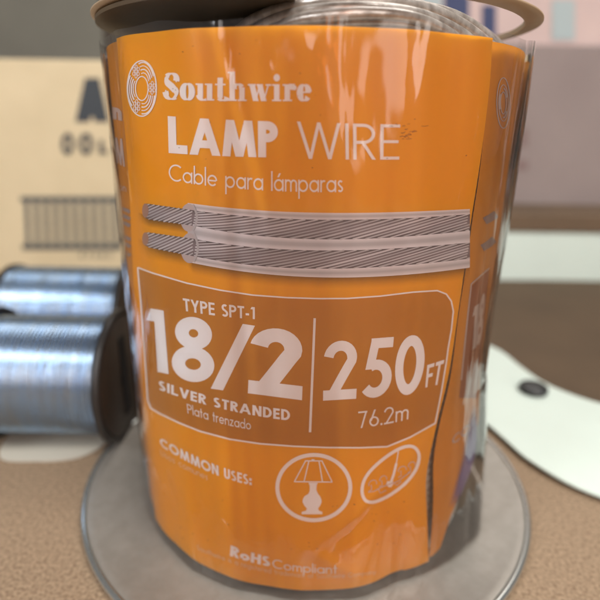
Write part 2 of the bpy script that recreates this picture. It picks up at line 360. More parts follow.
class Ink(MB):
    """shapes printed on the film; laid out flat, then wrapped round the sheet"""
    layer = 0
    def P(s, x, y, off, c, kind):
        th, z = hit(x, y, kind); return s.vert(pos(th, z, off, kind), (th, z), c)
    def quad(s, q, mp, c, off, kind, nx=3, ny=3):
        s.layer = (s.layer+1) % 7; o = off + s.layer*4e-6; b = len(s.v)
        for j in range(ny+1):
            for i in range(nx+1):
                u, v = i/nx, j/ny
                x = (q[0][0]*(1-u)+q[1][0]*u)*(1-v)+(q[3][0]*(1-u)+q[2][0]*u)*v
                y = (q[0][1]*(1-u)+q[1][1]*u)*(1-v)+(q[3][1]*(1-u)+q[2][1]*u)*v
                s.P(*mp(x, y), o, c, kind)
        w = nx+1
        for j in range(ny):
            for i in range(nx): s.face(b+j*w+i, b+j*w+i+1, b+(j+1)*w+i+1, b+(j+1)*w+i)
    def rib(s, pairs, mp, c, off, kind):
        s.layer = (s.layer+1) % 7; o = off + s.layer*4e-6; b = len(s.v)
        for l, r in pairs: 
            s.P(*mp(*l), o, c, kind); s.P(*mp((l[0]+r[0])/2, (l[1]+r[1])/2), o, c, kind); s.P(*mp(*r), o, c, kind)
        for i in range(len(pairs)-1):
            for k in (0, 1): s.face(b+3*i+k, b+3*i+k+1, b+3*i+k+4, b+3*i+k+3)
    def stroke(s, pts, w, c=WHITE, off=6e-5, kind='label', step=2.0):
        """stroke given straight in layout units"""
        s.rib(ribbon(resample(pts, step), lambda t, v: w), lambda x, y: (x, y), c, off, kind)
    def glyphs(s, g, mp, c, off, kind, w, big):
        n = 5 if big else 2; st = .06 if big else .3
        for e in g:
            if e[0] == 'q': s.quad(e[1], mp, c, off, kind, n, n+2)
            elif e[0] == 's': s.rib(ribbon(resample(e[1], st) if big else e[1], lambda t, v: w), mp, c, off, kind)
            elif e[0] == 's2': s.rib(ribbon(e[1], lambda t, v: e[2]), mp, c, off, kind)
            elif e[0] == 'v': s.rib(ribbon(e[1], lambda t, v: e[3]+(e[2]-e[3])*v**1.4), mp, c, off, kind)
            elif e[0] == 'w':
                L = e[2]; s.rib(ribbon(e[1], lambda t, v: L[min(len(L)-1, int(t*(len(L)-1)+.5))]), mp, c, off, kind)
    def text(s, txt, base, top, w=0.12, track=0.10, c=WHITE, off=6e-5, kind='label', big=False, serif=False):
        base, top = curve(base), curve(top); gl = []; x = 0
        for ch in txt:
            a, g = serif_glyph(ch) if serif else glyph(ch, w)
            gl.append((x, g)); x += a + track
        W = x - track
        for x0, g in gl:
            def mp(X, Y):
                t = (X+x0)/W; b = lag(base, t); u = lag(top, t)
                return b[0]+(u[0]-b[0])*Y, b[1]+(u[1]-b[1])*Y
            s.glyphs(g, mp, c, off, kind, w, big)
    def area(s, top, bot, n, m, c, off, kind='label', cfn=None):
        """fill between two outlines with the same number of samples"""
        b = len(s.v); N = len(top)
        for j in range(m+1):
            for i in range(N):
                x = top[i][0]*(1-j/m)+bot[i][0]*j/m; y = top[i][1]*(1-j/m)+bot[i][1]*j/m
                s.P(x, y, off, cfn(i/(N-1), j/m) if cfn else c, kind)
        for j in range(m):
            for i in range(N-1): s.face(b+j*N+i, b+j*N+i+1, b+(j+1)*N+i+1, b+(j+1)*N+i)
def yline(pts, x): return interp(pts, x)

# ------------------------------------------------------------------ the spool
spool = empty('wire_spool', (CX, S, 0))
tag(spool, 'large wire spool with orange LAMP WIRE label under clear plastic film', 'wire spool')
Mz = Matrix.Translation((CX, S, 0))
# bottom flange, flat with a rolled rim
m = MB()
prof = [(0.004, 0), (RF-0.0012, 0)] + [(RF-0.0011+0.0012*cos(a), 0.0012+0.0012*sin(a)) for a in [radians(-80+i*20) for i in range(10)]] + \
       [(RF-0.0030, FT+0.0001), (RF-0.0042, FT-0.0003), (RF*0.80, FT-0.0003), (R+0.001, FT-0.0003), (0.004, FT-0.0003)]
m.lathe(prof, 160, Mz); bfl = m.build('bottom_flange', M_flange, spool)
m = MB(); m.lathe([(RF+0.0001+0.0011*cos(a), 0.0017+0.0011*sin(a)) for a in [radians(-150+i*15) for i in range(24)]], 160, Mz); m.build('rolled_rim', mat('bright_zinc', (0.55, 0.56, 0.53, 1), 0.22, metal=0.9), bfl)
# top flange: ring with a wide opening
zt = CZ + 0.135*S; ri = 0.333*S; ro = 0.360*S
m = MB(); prof = [(ri, zt+0.0003)] + [(ri+0.0006-0.0006*cos(a), zt+0.0003+0.0006*sin(-a)) for a in (0, .5, 1.0, 1.5)] + [(ro-0.001, zt), (ro, zt+0.0004), (ro, zt+0.0008), (ro-0.001, zt+0.0011), (ri, zt+0.0010), (ri, zt+0.0003)]
m.lathe(prof, 160, Mz); tfl = m.build('top_flange', M_topfl, spool)
# web of the top flange: a dark plate with a wide opening on the right
m = MB(); xc = -0.03*S; a0 = math.asin(xc/ri); N_ = 120
rw_ = ro*0.985; a0 = math.asin(xc/rw_)
for z_ in (zt-0.0012, zt-0.0004):
    for i in range(N_+1):
        a = (pi-a0) + (pi+2*a0)*i/N_
        m.vert((CX+rw_*sin(a), S-rw_*cos(a), z_), (i/N_, 0))
m.face(*range(N_+1)); m.face(*[N_+1+i for i in range(N_+1)][::-1])
for i in range(N_+1): j = (i+1) % (N_+1); m.face(i, N_+1+i, N_+1+j, j)
m.build('flange_web', mat('dark_brown_web', (0.11, 0.075, 0.040, 1), 0.5, c2=(0.07, 0.048, 0.026, 1), nscale=40), tfl, smooth=False)
# coil of wire wound on the core
m = MB(); m.lathe([(0.0195, FT), (0.0200, zt+0.001)], 64, Mz); m.build('core', M_core, spool)
m = MB(); prof = []; z = FT+0.001; rc = R-0.0032
while z < CZ+ZT-0.004:
    for k in range(6):
        a = k/6*pi; prof.append((rc+0.0006+0.0006*sin(a), z+0.0026*k/6))
    z += 0.0026
prof += [(rc-0.003, CZ+ZT-0.003), (0.021, CZ+ZT-0.002)]
m.lathe(prof, 160, Mz); coil = m.build('wire_coil', mat('wound_wire', (0.66, 0.61, 0.53, 1), 0.5, metal=0.1, c2=(0.55, 0.50, 0.43, 1), nscale=60), spool)
# loose turns lying across the top of the coil
PATHS = [  # photo column, row, distance for each strand where it crests
 ([(215, 60), (240, 34), (262, 20), (300, 9), (345, 4), (395, 6), (435, 16), (465, 31), (500, 58)], .700, .0021),
 ([(225, 62), (262, 30), (300, 17), (345, 12), (395, 14), (430, 22), (462, 38), (490, 62)], .690, .0019),
 ([(250, 50), (290, 26), (330, 19), (375, 17), (415, 22), (450, 38), (470, 60)], .682, .0018),
 ([(205, 70), (230, 42), (262, 26), (305, 14), (350, 7), (400, 8), (445, 17), (480, 34), (510, 60)], .745, .0020),
 ([(225, 70), (270, 40), (330, 14), (390, 8), (440, 14), (475, 30), (498, 54)], .735, .0018)]
def smooth(P, n=10):
    out = []
    for i in range(len(P)-1):
        p0, p1, p2, p3 = P[max(i-1, 0)], P[i], P[i+1], P[min(i+2, len(P)-1)]
        for k in range(n):
            t = k/n; out.append(tuple(0.5*((2*p1[q])+(-p0[q]+p2[q])*t+(2*p0[q]-5*p1[q]+4*p2[q]-p3[q])*t*t+(-p0[q]+3*p1[q]-3*p2[q]+p3[q])*t**3) for q in (0, 1)))
    return out+[P[-1]]
m = MB()
for P_, fw_, rad in PATHS:
    pts = [at(x, y, (fw_+0.14*((x-345)/130)**2)*S) for x, y in smooth(P_)]
    for side in (-1, 1):
        m.tube([p+Vector((0, side*0.0012, -side*0.0004)) for p in pts], rad*0.62, 14)
m.build('loose_turn', M_wire, coil)

# ---- film edges read as azimuth against height
def edge(pts, kind='label'):
    t = []
    for x, y in pts:
        th, z = hit(x, y, kind); t.append((z, th))
    return t
eL = edge([(117, 44), (121, 95), (124, 120), (129, 180), (132, 250), (136, 330), (143, 400), (150, 470), (157, 530)])
eR = edge([(492, 46), (491, 77), (478, 180), (472, 212), (463, 280), (458, 313), (453, 350), (448, 380), (433, 440), (425, 477), (427, 513), (429, 566)])
def soften(t):
    t = sorted(t); a, b = t[0][0], t[-1][0]; g = [a+(b-a)*i/80 for i in range(81)]
    v = [interp(t, k) for k in g]
    for _ in range(10): v = [v[0]]+[(v[i-1]+2*v[i]+v[i+1])/4 for i in range(1, 80)]+[v[-1]]
    return list(zip(g, v))
eL = soften(eL); eR = soften(eR)
def sheet(name, fL, fR, kind, material, parent, nu, nv, z0=ZB, z1=ZT, off=0.0, wav=0.0):
    mm = MB()
    def fn(u, v):
        z = z0+(z1-z0)*v
        if wav: z += wav*(v > 0.999)*sin(u*40)
        a, b = fL(z), fR(z); th = a+(b-a)*u
        return pos(th, z, off, kind), (th, z)
    mm.grid(fn, nu, nv); return mm.build(name, material, parent)
label = sheet('label', lambda z: interp(eL, z), lambda z: interp(eR, z), 'label', M_orange, spool, 150, 150, z0=ZB+0.0017)
tag(label, 'front label')
eR2 = edge([(497, 46), (496, 77), (484, 180), (478, 212), (469, 280), (463, 313), (459, 350), (453, 390), (441, 430), (435, 463), (436, 490), (435, 523), (431, 560)])
eR2 = soften(eR2)
def hi2(z):
    return 2*pi + interp(eL, z) + 0.06
lowE = [hit(x, y, 'back') for x, y in ((440, 548), (450, 518), (460, 492), (468, 462), (475, 432))]
lowE = [(0.2, ZB+0.0019), (lowE[0][0]-0.05, ZB+0.0019)] + lowE + [(lowE[-1][0]+0.8, lowE[-1][1]+0.004), (3.6, lowE[-1][1]), (4.6, ZB+0.0019), (9, ZB+0.0019)]
mm = MB()
def fb_(u, v):
    z = ZB+0.0019+(ZT-0.0003-ZB-0.0019)*v
    for _ in range(3):
        th = interp(eR2, z); th = th+(hi2(z)-th)*u**1.6
        zl = interp(lowE, th); z = zl+(ZT-0.0003-zl)*v
    return pos(th, z, 0, 'back'), (th, z)
mm.grid(fb_, 200, 90); back = mm.build('back_label', M_backorange, spool)

# clear sleeve round everything
sl = MB()
def fs(u, v):
    th = -pi + 2*pi*u; z = ZB-0.0002+(ZT+0.0012*S/0.16-ZB+0.0002)*v
    if v > 0.999: z += 0.0003*sin(th*7)+0.00025*sin(th*19)
    return pos(th, z, 0, 'sleeve')
sl.grid(fs, 420, 170, closed=True); sleeve = sl.build('plastic_sleeve', M_film, spool)

# ------------------------------------------------------------------ print on the label
def part(name, mm, parent=label): return mm.build(name, M_ink, parent)
OFF = 9e-5
# brand emblem: ring with three bundles and sweeping strands
m = Ink()
ecx, ecy, erx, ery = 142.2, 88.5, 15.0, 28.6
E_ = lambda r, a: (ecx+erx*r*cos(radians(a)), ecy-ery*r*sin(radians(a)))
m.stroke([E_(0.97, i*6) for i in range(61)], 1.3, off=OFF)
m.stroke([E_(0.42, i*8) for i in range(46)], 1.1, off=OFF)
for a0 in (122, 2, 242):
    for k in range(7):
        rr = 0 if k == 6 else 0.165; px, py = E_(0.70, a0); px += erx*rr*cos(k*pi/3+.5); py -= ery*rr*sin(k*pi/3+.5)
        m.stroke([(px+1.05*cos(i*pi/5), py+1.9*sin(i*pi/5)) for i in range(11)], 0.65, off=OFF+3e-5, step=1)
    for k, rr in enumerate((0.52, 0.64, 0.76, 0.88)):
        m.stroke([E_(rr+0.05*sin(i/12*pi), a0+27+i*(66+k*3)/12) for i in range(13)], 0.9+0.35*(k % 2), off=OFF)
part('brand_emblem', m)
m = Ink()
m.text('Southwire', [(165, 99.5), (238, 101), (311, 101)], [(165, 73), (238, 73.5), (311, 74.5)], serif=True, track=0.035, off=OFF, big=True, w=.2)
part('brand_lettering', m)
m = Ink()
m.text('LAMP', [(169, 153), (222, 156), (278, 157.5)], [(168, 116), (222, 119.5), (278, 121.5)], w=0.235, track=0.05, big=True, off=OFF)
m.text('WIRE', [(299, 158.5), (350, 159.5), (399, 159.5)], [(297, 121.5), (350, 123.5), (400, 124.5)], w=0.085, track=0.115, big=True, off=OFF)
part('title_lettering', m)
m = Ink()
m.text('Cable para lámparas', [(169, 180.5), (218, 186.8), (260, 190.2), (343, 192)], [(169, 163.5), (218, 168.8), (260, 171.5), (343, 173.5)], w=0.095, track=0.085, off=OFF)
part('subtitle_lettering', m)
# picture of the cable
m = Ink()
XS = (196, 280, 380, 469)
def cv(*ys): 
    pts = [((x-196)/273, x, y) for x, y in zip(XS, ys)]
    return lambda x: lag(pts, (x-196)/273)[1]
T_, S1t, S1b, S2t, S2b, B_ = cv(204, 211.5, 212.5, 209), cv(210.5, 218.3, 219, 214), cv(226, 237.5, 238, 230.5), cv(239, 249, 249, 242.5), cv(256.5, 267.3, 266.8, 258.5), cv(263.5, 275.2, 276.3, 267.5)
xs = [188+i*(469.5-188)/50 for i in range(51)]
LIL = (0.74, 0.67, 0.68, 1); LIL2 = (0.45, 0.34, 0.34, 1)
def xr_(x, y): return x
def band(f0, f1, xs, c, off, cfn=None, n=3): m.area([(x, f0(x)) for x in xs], [(x, f1(x)) for x in xs], 0, n, c, off, cfn=cfn)
# printed drop shadow
SH = (0.16, 0.075, 0.01)
xs2 = [138+i*(469.5-138)/60 for i in range(61)]
def lowedge(x):
    if x < 190: return interp([(138, 240), (146, 247.5), (190, 256), (196, 263)], x)
    return B_(x)
band(lambda x: lowedge(x)-3, lambda x: lowedge(x)+11, xs2, None, OFF-2e-5, cfn=lambda u, v: SH+(max(0, 0.75*(1-v)**1.4)*min(1, u*14)*min(1, (1-u)*30+0.6),), n=8)
band(lambda x: interp([(138, 214), (150, 219.5), (192, 226)], x)-2, lambda x: interp([(138, 214), (150, 219.5), (192, 226)], x)+8, [138+i*4 for i in range(14)], None, OFF-2e-5, cfn=lambda u, v: SH+(0.75*(1-v)*min(1, u*5),), n=6)
m.build('printed_shadow', M_halftone, label); m = Ink()
band(T_, B_, xs, LIL, OFF)
def insul(u, v): 
    k = 0.88+0.22*cos(v*pi*2); return (LIL[0]*k, LIL[1]*k, LIL[2]*k, 1)
band(T_, S1t, xs, LIL, OFF+1e-5, cfn=insul, n=4); band(S1b, S2t, xs, LIL, OFF+1e-5, cfn=insul, n=5); band(S2b, B_, xs, LIL, OFF+1e-5, cfn=insul, n=4)
# clear figure-eight cut end
def blob(cx, cy, rx, ry, c, off):
    n = 28; top = []; bot = []
    for i in range(n+1):
        a = pi-i*pi/n; top.append((cx+rx*cos(a), cy-ry*sin(a))); bot.append((cx+rx*cos(a), cy+ry*sin(a)))
    m.area(top, bot, 0, 6, c, off)
blob(189, 217.5, 8.5, 14, (.52, .42, .41, 1), OFF+2e-5); blob(190, 248, 9, 15, (.52, .42, .41, 1), OFF+2.4e-5)
def strands(ft, fb, x0, x1, per, lead, off):
    xs = [x0+i*(x1-x0)/60 for i in range(61)]
    def cf(u, v):
        k = 0.35+0.65*sin(max(0, min(1, v))*pi)**0.8; return (0.20*k+.05, 0.15*k+.04, 0.16*k+.04, 1)
    band(ft, fb, xs, None, off, cfn=cf, n=6)
    x = x0-lead; k = 0
    while x < x1:
        pts = []
        for j in range(25):
            v = j/24; xx = x+lead*v
            if x0 <= xx <= x1: pts.append((xx, fb(xx)*(1-v)+ft(xx)*v))
        if len(pts) > 1:
            b = random.uniform(.75, 1.1); m.stroke(pts, random.uniform(0.9, 1.7), c=(.62*b, .56*b, .57*b, 1), off=off+2e-5, step=3)
        x += per; k += 1
e1t = lambda x: interp([(144, 203.5), (150, 204), (196, 210.5)], x) if x < 196 else S1t(x)
e1b = lambda x: interp([(144, 217), (150, 219.5), (196, 226)], x) if x < 196 else S1b(x)
e2t = lambda x: interp([(144, 232.5), (150, 232.5), (196, 239)], x) if x < 196 else S2t(x)
e2b = lambda x: interp([(144, 244.5), (150, 247.5), (196, 256.5)], x) if x < 196 else S2b(x)
strands(e1t, e1b, 145, 193, 5.0, 26, OFF+4e-5); strands(e2t, e2b, 145, 194, 5.0, 26, OFF+4e-5)
strands(S1t, S1b, 193, 469.5, 12.5, 78, OFF+4e-5); strands(S2t, S2b, 194, 469.5, 12.5, 78, OFF+4e-5)
blob(146, 210.5, 3.2, 7.0, (.40, .22, .16, 1), OFF+9e-5); blob(146, 238.8, 3.2, 6.5, (.40, .22, .16, 1), OFF+9e-5)
for cx, cy, ry in ((193, 217.5, 13), (194, 247.5, 14)):
    m.stroke([(cx+4.5*sin(i/12*pi), cy-ry+2*ry*i/12) for i in range(13)], 2.2, c=(.50, .44, .44, 1), off=OFF+9e-5)
part('cable_picture', m)
# brown specification panel
m = Ink()
TOPL = [(138, 267.5), (153, 273), (187, 283), (220, 290), (253, 295), (287, 297.5), (320, 298.5), (347, 298.3), (380, 296), (413, 292), (437, 290.5), (446, 294), (451, 301), (453, 311)]
BOTL = [(148, 400), (151, 408), (160, 413.5), (180, 423), (200, 431), (230, 439), (260, 443.5), (293, 446), (327, 447.3), (360, 447.5), (387, 446.5), (410, 437), (435, 423)]
LEFT = [(138, 267.5), (141, 300), (143.5, 335), (146, 370), (148, 400)]
RIGHT = [(453, 311), (451, 330), (448, 347), (446, 362), (441, 392), (435, 423)]
xs = [138+i*(453-138)/63 for i in range(64)]
def ptop(x): return yline(TOPL, x)
def pbot(x):
    if x < 148: return interp([(138, 268), (141, 300), (143.5, 335), (146, 370), (148, 400)], x)
    if x > 435: return interp([(435, 423), (441, 392), (446, 362), (448, 347), (451, 330), (453, 311)], x)
    return yline(BOTL, x)
BR = (0.54, 0.205, 0.010, 1); BR2 = (0.50, 0.185, 0.010, 1)
def brc(u, v):
    k = v; return tuple(BR[i]*(1-k)+BR2[i]*k for i in range(3))+(1,)
m.area([(x, ptop(x)) for x in xs], [(x, pbot(x)) for x in xs], 0, 26, BR, OFF-3e-5, cfn=brc)
part('specification_panel', m)
m = Ink()
m.stroke(TOPL, 1.5, off=OFF); m.stroke(BOTL, 1.6, off=OFF); m.stroke(LEFT, 1.5, off=OFF); m.stroke(RIGHT, 1.5, off=OFF)
m.stroke([(314.7, 318), (313, 360), (310, 432)], 2.4, off=OFF)
part('panel_outline', m)
m = Ink()
m.text('TYPE SPT-1', [(184, 310.5), (220, 316), (255, 319)], [(183, 298), (220, 303.5), (255, 307)], w=0.17, track=0.09, off=OFF)
m.text('1', [(149, 370), (169, 374)], [(146, 307.5), (164, 310.5)], w=0.20, off=OFF, big=True)
m.text('8', [(172, 379.5), (214, 383.5)], [(172, 315), (216, 320)], w=0.19, off=OFF, big=True)
m.text('/', [(214, 385), (254, 391)], [(212, 321), (252, 327)], w=0.19, off=OFF, big=True)
m.text('2', [(248, 393), (302, 400)], [(251, 326.5), (305, 330)], w=0.20, off=OFF, big=True)
m.text('SILVER STRANDED', [(159, 389.5), (197, 402), (240, 412.5), (290, 420.5)], [(159, 380), (196, 392), (240, 402.5), (290, 409.5)], w=0.20, track=0.11, off=OFF)
m.text('Plata trenzado', [(188, 413), (220, 423), (251, 429.5)], [(187, 403.5), (220, 413), (251, 420)], w=0.10, track=0.10, off=OFF)
m.text('2', [(323, 400.5), (356, 398.5)], [(324, 341.5), (359, 339.5)], w=0.17, off=OFF, big=True)
m.text('5', [(359, 398.5), (390, 396.5)], [(363, 339), (396, 336.5)], w=0.17, off=OFF, big=True)
m.text('0', [(393, 396.5), (421, 393)], [(397, 336.5), (427, 333.5)], w=0.18, off=OFF, big=True)
m.text('FT', [(425, 387.5), (439.5, 384)], [(427, 365), (444, 359.5)], w=0.16, track=0.10, off=OFF, big=True)
m.text('76.2m', [(359, 428), (383, 424.5), (408, 419)], [(358, 411.5), (383, 408), (409, 402)], w=0.095, track=0.10, off=OFF)
part('specification_lettering', m)
# common uses
m = Ink()
m.text('COMMON USES:', [(161, 446), (185, 460), (211, 472.5), (252, 485)], [(159.5, 437), (185, 450.5), (211, 462.5), (252, 475)], w=0.20, track=0.10, off=OFF)
m.text('Usos comunes', [(161, 455), (185, 469), (208, 480)], [(160.5, 449), (185, 462.5), (208, 473.5)], w=0.09, track=0.12, off=OFF, c=(.84, .58, .40, 1))
part('uses_lettering', m)
m = Ink(); cx, cy = 313.8, 487.3
m.stroke([(cx+36.4*cos(i*pi/36), cy+32.6*sin(i*pi/36)) for i in range(73)], 3.9, off=OFF)
for a, b in (((305.5, 460.8), (294.5, 481.2)), ((322, 460.8), (332, 481.5)), ((308.8, 461), (304, 481.5)), ((319, 461), (322.5, 481.8)), ((305, 460.6), (322.4, 460.6)), ((294, 481.4), (332.4, 481.8))):
    m.stroke([a, b], 1.15, off=OFF)
def shape(rows, off=OFF):
    top = [(a, y) for a, b, y in rows]; bot = [(b, y) for a, b, y in rows]; m.area(top, bot, 0, 3, WHITE, off)
shape([(311.5, 314.5, 459), (311.5, 314.5, 460.5)])
shape([(308.5, 317.8, 482.5), (309.6, 316.6, 485), (309.8, 316.4, 490), (308.5, 318, 493.5), (304.5, 320, 496), (302.8, 321.3, 499), (302.6, 321.6, 502), (304.5, 320, 505.5), (307, 318, 508.2), (306, 319, 510.4), (301.8, 322.2, 511.6), (301.6, 322.4, 514)])
part('lamp_symbol', m)
m = Ink()
OV = [(361.9, 490.7), (364.7, 478.7), (374, 466.7), (390, 453.8), (403.3, 447), (412.7, 446.5), (418, 452), (418.6, 460), (414.8, 470.7), (405.5, 482.7), (392.5, 493), (380.7, 499.5), (371.3, 502), (364.8, 499.5)]
def catmull(P, n=6):
    out = []; N = len(P)
    for i in range(N):
        p0, p1, p2, p3 = P[i-1], P[i], P[(i+1) % N], P[(i+2) % N]
        for k in range(n):
            t = k/n; out.append(tuple(0.5*((2*p1[j])+(-p0[j]+p2[j])*t+(2*p0[j]-5*p1[j]+4*p2[j]-p3[j])*t*t+(-p0[j]+3*p1[j]-3*p2[j]+p3[j])*t**3) for j in (0, 1)))
    return out+[out[0]]
m.stroke(catmull(OV), 3.2, off=OFF)
PK = (.68, .48, .42, 1)
m.stroke([(398.2, 451), (396, 464)], 1.0, off=OFF); m.stroke([(396.2, 463), (393.5, 474), (390, 484)], 2.4, off=OFF)
shape([(387, 393, 481), (386, 393, 484), (388.5, 391, 487)])
for (a, b, w, h) in ((372.5, 483.5, 4, 4.5), (383, 479, 3.5, 4.2), (402, 469.5, 4, 4), (411.5, 465, 3.4, 4)):
    m.stroke([(a+w*cos(i*pi/8), b-h*sin(i*pi/8)*0.8-.25*w*cos(i*pi/8)) for i in range(-1, 10)], 0.9, c=PK, off=OFF)
    m.stroke([(a-1.5, b+1), (a-1, b+6), (a-4, b+7.5)], 0.9, c=PK, off=OFF)
m.stroke([(368, 492), (374, 491), (381, 487), (389, 484), (398, 481), (404, 476), (410, 472)], 1.0, c=PK, off=OFF)
m.stroke([(392, 482), (397, 485), (401, 481)], 0.9, c=PK, off=OFF); m.stroke([(378, 488), (380, 493), (386, 490)], 0.9, c=PK, off=OFF)
part('chandelier_symbol', m)
m = Ink()
m.text('RoHS', [(230, 555.5), (250, 561.5), (270, 566.5)], [(231, 545), (250, 551.5), (270.5, 557)], w=0.22, track=0.07, off=OFF)
m.text('Compliant', [(272.5, 567.5), (305, 572), (337, 573.5)], [(272.5, 558.5), (305, 563), (337, 564)], w=0.10, track=0.10, off=OFF)
m.text('Southwire is a registered trademark of Southwire Company', [(197, 549), (245, 567), (300, 577), (376, 573.5)], [(197, 544.5), (245, 562), (300, 572.2), (376, 569)], w=0.10, track=0.12, off=OFF, c=(.84, .60, .38, 1))
part('small_print', m)
m = Ink(); SC = (0.30, 0.12, 0.02, 0.55)
for _ in range(16):
    x, y = random.gauss(402, 7), random.gauss(133, 6); l = random.uniform(2, 7)
    m.stroke([(x, y), (x+l*.5, y-random.uniform(-.6, .8)), (x+l, y+random.uniform(-1, 1))], random.uniform(.4, .9), c=SC, off=OFF+2e-5)
for _ in range(46):
    x, y = random.uniform(160, 470), random.uniform(40, 200) if random.random() < .5 else random.uniform(500, 560)
    if x > 415 and y > 300: x -= 60
    m.stroke([(x, y), (x+random.uniform(.5, 1.6), y+random.uniform(-.8, .8))], random.uniform(.5, 1.0), c=SC, off=OFF+2e-5)
sc_ = m.build('scuff_marks', M_halftone, label); tag(sc_, kind='stuff')
# print on the wrapped-round copy of the label
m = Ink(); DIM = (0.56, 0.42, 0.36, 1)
m.text('n', [(113.2, 119), (122.5, 121)], [(112.2, 100), (121.5, 102)], w=0.22, c=DIM, kind='back', off=OFF, big=True)
m.text('I', [(110.5, 118.5), (113, 119)], [(109.2, 100), (111.6, 101)], w=0.9, c=DIM, kind='back', off=OFF, big=True)
m.text('M', [(117, 163), (125.5, 167)], [(114.5, 137), (123.5, 139)], w=0.2, c=DIM, kind='back', off=OFF, big=True)
m.text('on', [(119.5, 190), (127, 192)], [(118.5, 182), (126, 184)], w=0.12, c=DIM, kind='back', off=OFF)
for y in (212, 219, 226, 240, 247, 256):
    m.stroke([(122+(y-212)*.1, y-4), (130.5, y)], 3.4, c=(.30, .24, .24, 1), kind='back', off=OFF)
m.build('side_print', M_ink, back); m = Ink()
ecx, ecy, erx, ery = 503, 103, 6.8, 26
for r, w in ((.97, 1.0), (.70, .8), (.42, .9)): m.stroke([E_(r, i*8) for i in range(46)], w, c=DIM, kind='back', off=OFF)
for a0 in (122, 2, 242): m.stroke([E_(.56, a0+20+i*8) for i in range(9)], 1.2, c=DIM, kind='back', off=OFF)
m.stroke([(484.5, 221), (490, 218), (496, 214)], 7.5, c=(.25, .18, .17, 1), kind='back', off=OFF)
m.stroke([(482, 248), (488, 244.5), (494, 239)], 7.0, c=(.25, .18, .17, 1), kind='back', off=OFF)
m.area([(x, 272+(486-x)*.95) for x in (470, 474, 478, 482, 486, 489)], [(x, 398) for x in (459, 463, 467, 471, 475, 477)], 0, 14, (0.30, 0.085, 0.02, 1), OFF-3e-5, kind='back')
m.stroke([(489, 268), (480, 276), (471, 284), (467, 320), (461, 380)], 1.3, c=DIM, kind='back', off=OFF)
m.text('1', [(469.5, 352), (476, 347)], [(472.5, 308), (479, 303)], w=0.22, c=DIM, kind='back', off=OFF, big=True)
m.text('8', [(475, 347), (480.5, 342)], [(480, 297), (486, 291)], w=0.2, c=DIM, kind='back', off=OFF, big=True)
m.text('CO', [(452, 445), (470, 432)], [(452, 437), (470, 422)], w=0.16, c=(.5, .38, .34, 1), kind='back', off=OFF)
# violet reflection on the wrapped copy, painted on as ink
m.build('side_print', M_ink, back); m = Ink()
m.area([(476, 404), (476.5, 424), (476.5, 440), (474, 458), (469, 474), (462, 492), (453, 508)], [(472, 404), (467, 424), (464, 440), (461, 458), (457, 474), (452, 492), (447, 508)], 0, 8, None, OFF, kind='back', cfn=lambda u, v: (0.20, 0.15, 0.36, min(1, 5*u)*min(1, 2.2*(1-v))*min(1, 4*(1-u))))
m.build('violet_reflection', M_halftone, back)

# ------------------------------------------------------------------ setting
def plate(name, x0, x1, y0, y1, z, material):
    mm = MB(); mm.grid(lambda u, v: Vector((x0+(x1-x0)*u, y0+(y1-y0)*v, z)), 4, 4); return mm.build(name, material)
M_board = mat('particle_board', srgb(147, 125, 100), 0.85, c2=srgb(110, 89, 68), nscale=1000, bump=0.3, bscale=1400, bdist=0.0003)
g = plate('table_top', -1.5, 1.5, -0.5, 1.6, 0.0, M_board); tag(g, kind='structure')
M_wall = mat('shelf_back', srgb(128, 124, 112), 0.9, noise_amt=0.2, nscale=6)
mm = MB(); mm.box((-1.5, 0.95, 0.0), (1.5, 0.97, 1.2)); w = mm.build('wall', M_wall, smooth=False); tag(w, kind='structure')

def carton(name, px0, px1, fwd, z0, z1, depth, material, label_, cat='box', rot=0.0):
    a = at(px0, 250, fwd); b = at(px1, 250, fwd); W = (b-a).length
    o = empty(name, ((a.x+b.x)/2, fwd+depth/2, z0)); tag(o, label_, cat)
    mm = MB(); mm.box((a.x, fwd, z0), (b.x, fwd+depth, z1)); p = mm.build('carton_body', material, o, smooth=False); bevel(p, 0.0012)
    return o, p
# cream box with dark print, left
M_cream = mat('cream_card', srgb(200, 182, 148), 0.7, c2=srgb(190, 172, 138), nscale=20)
M_dark = mat('dark_print', srgb(52, 56, 60), 0.7)
FB = 0.40
box1, _b = carton('cardboard_box', -60, 185, FB, 0.0, at(90, 60, FB).z, 0.20, M_cream, 'cream cardboard box with dark letters and crate drawing at left')
def flat_text(mm, txt, x0, y0, x1, y1, w, fwd, track=.12):
    gl = []; x = 0
    for ch in txt:
        a, g = glyph(ch, w); gl.append((x, g)); x += a+track
    W = x-track
    def P(X, Y): return at(x0+(x1-x0)*X/W, y1+(y0-y1)*Y, fwd)
    for k, (xo, g) in enumerate(gl):
        for j, e in enumerate(g):
            o = Vector((0, -1e-5*(j+1), 0))
            if e[0] == 'q':
                mm.face(*[mm.vert(P(p[0]+xo, p[1])+o) for p in e[1]])
            else:
                pr = ribbon(e[1], lambda t, v: w); b = len(mm.v)
                for l, r in pr: mm.vert(P(l[0]+xo, l[1])+o); mm.vert(P(r[0]+xo, r[1])+o)
                for i in range(len(pr)-1): mm.face(b+2*i, b+2*i+1, b+2*i+3, b+2*i+2)
fp = FB-0.0004
mm = MB(); flat_text(mm, 'A', 75, 78, 109, 122, .40, fp); flat_text(mm, '0', 61, 133, 74, 155, .21, fp); flat_text(mm, '0', 79, 133, 93, 155, .21, fp); flat_text(mm, 'L', 99, 140, 107, 154, .3, fp)
mm.build('box_lettering', M_dark, box1)
mm = MB(); M_grey = mat('grey_print', srgb(82, 82, 78), 0.7)
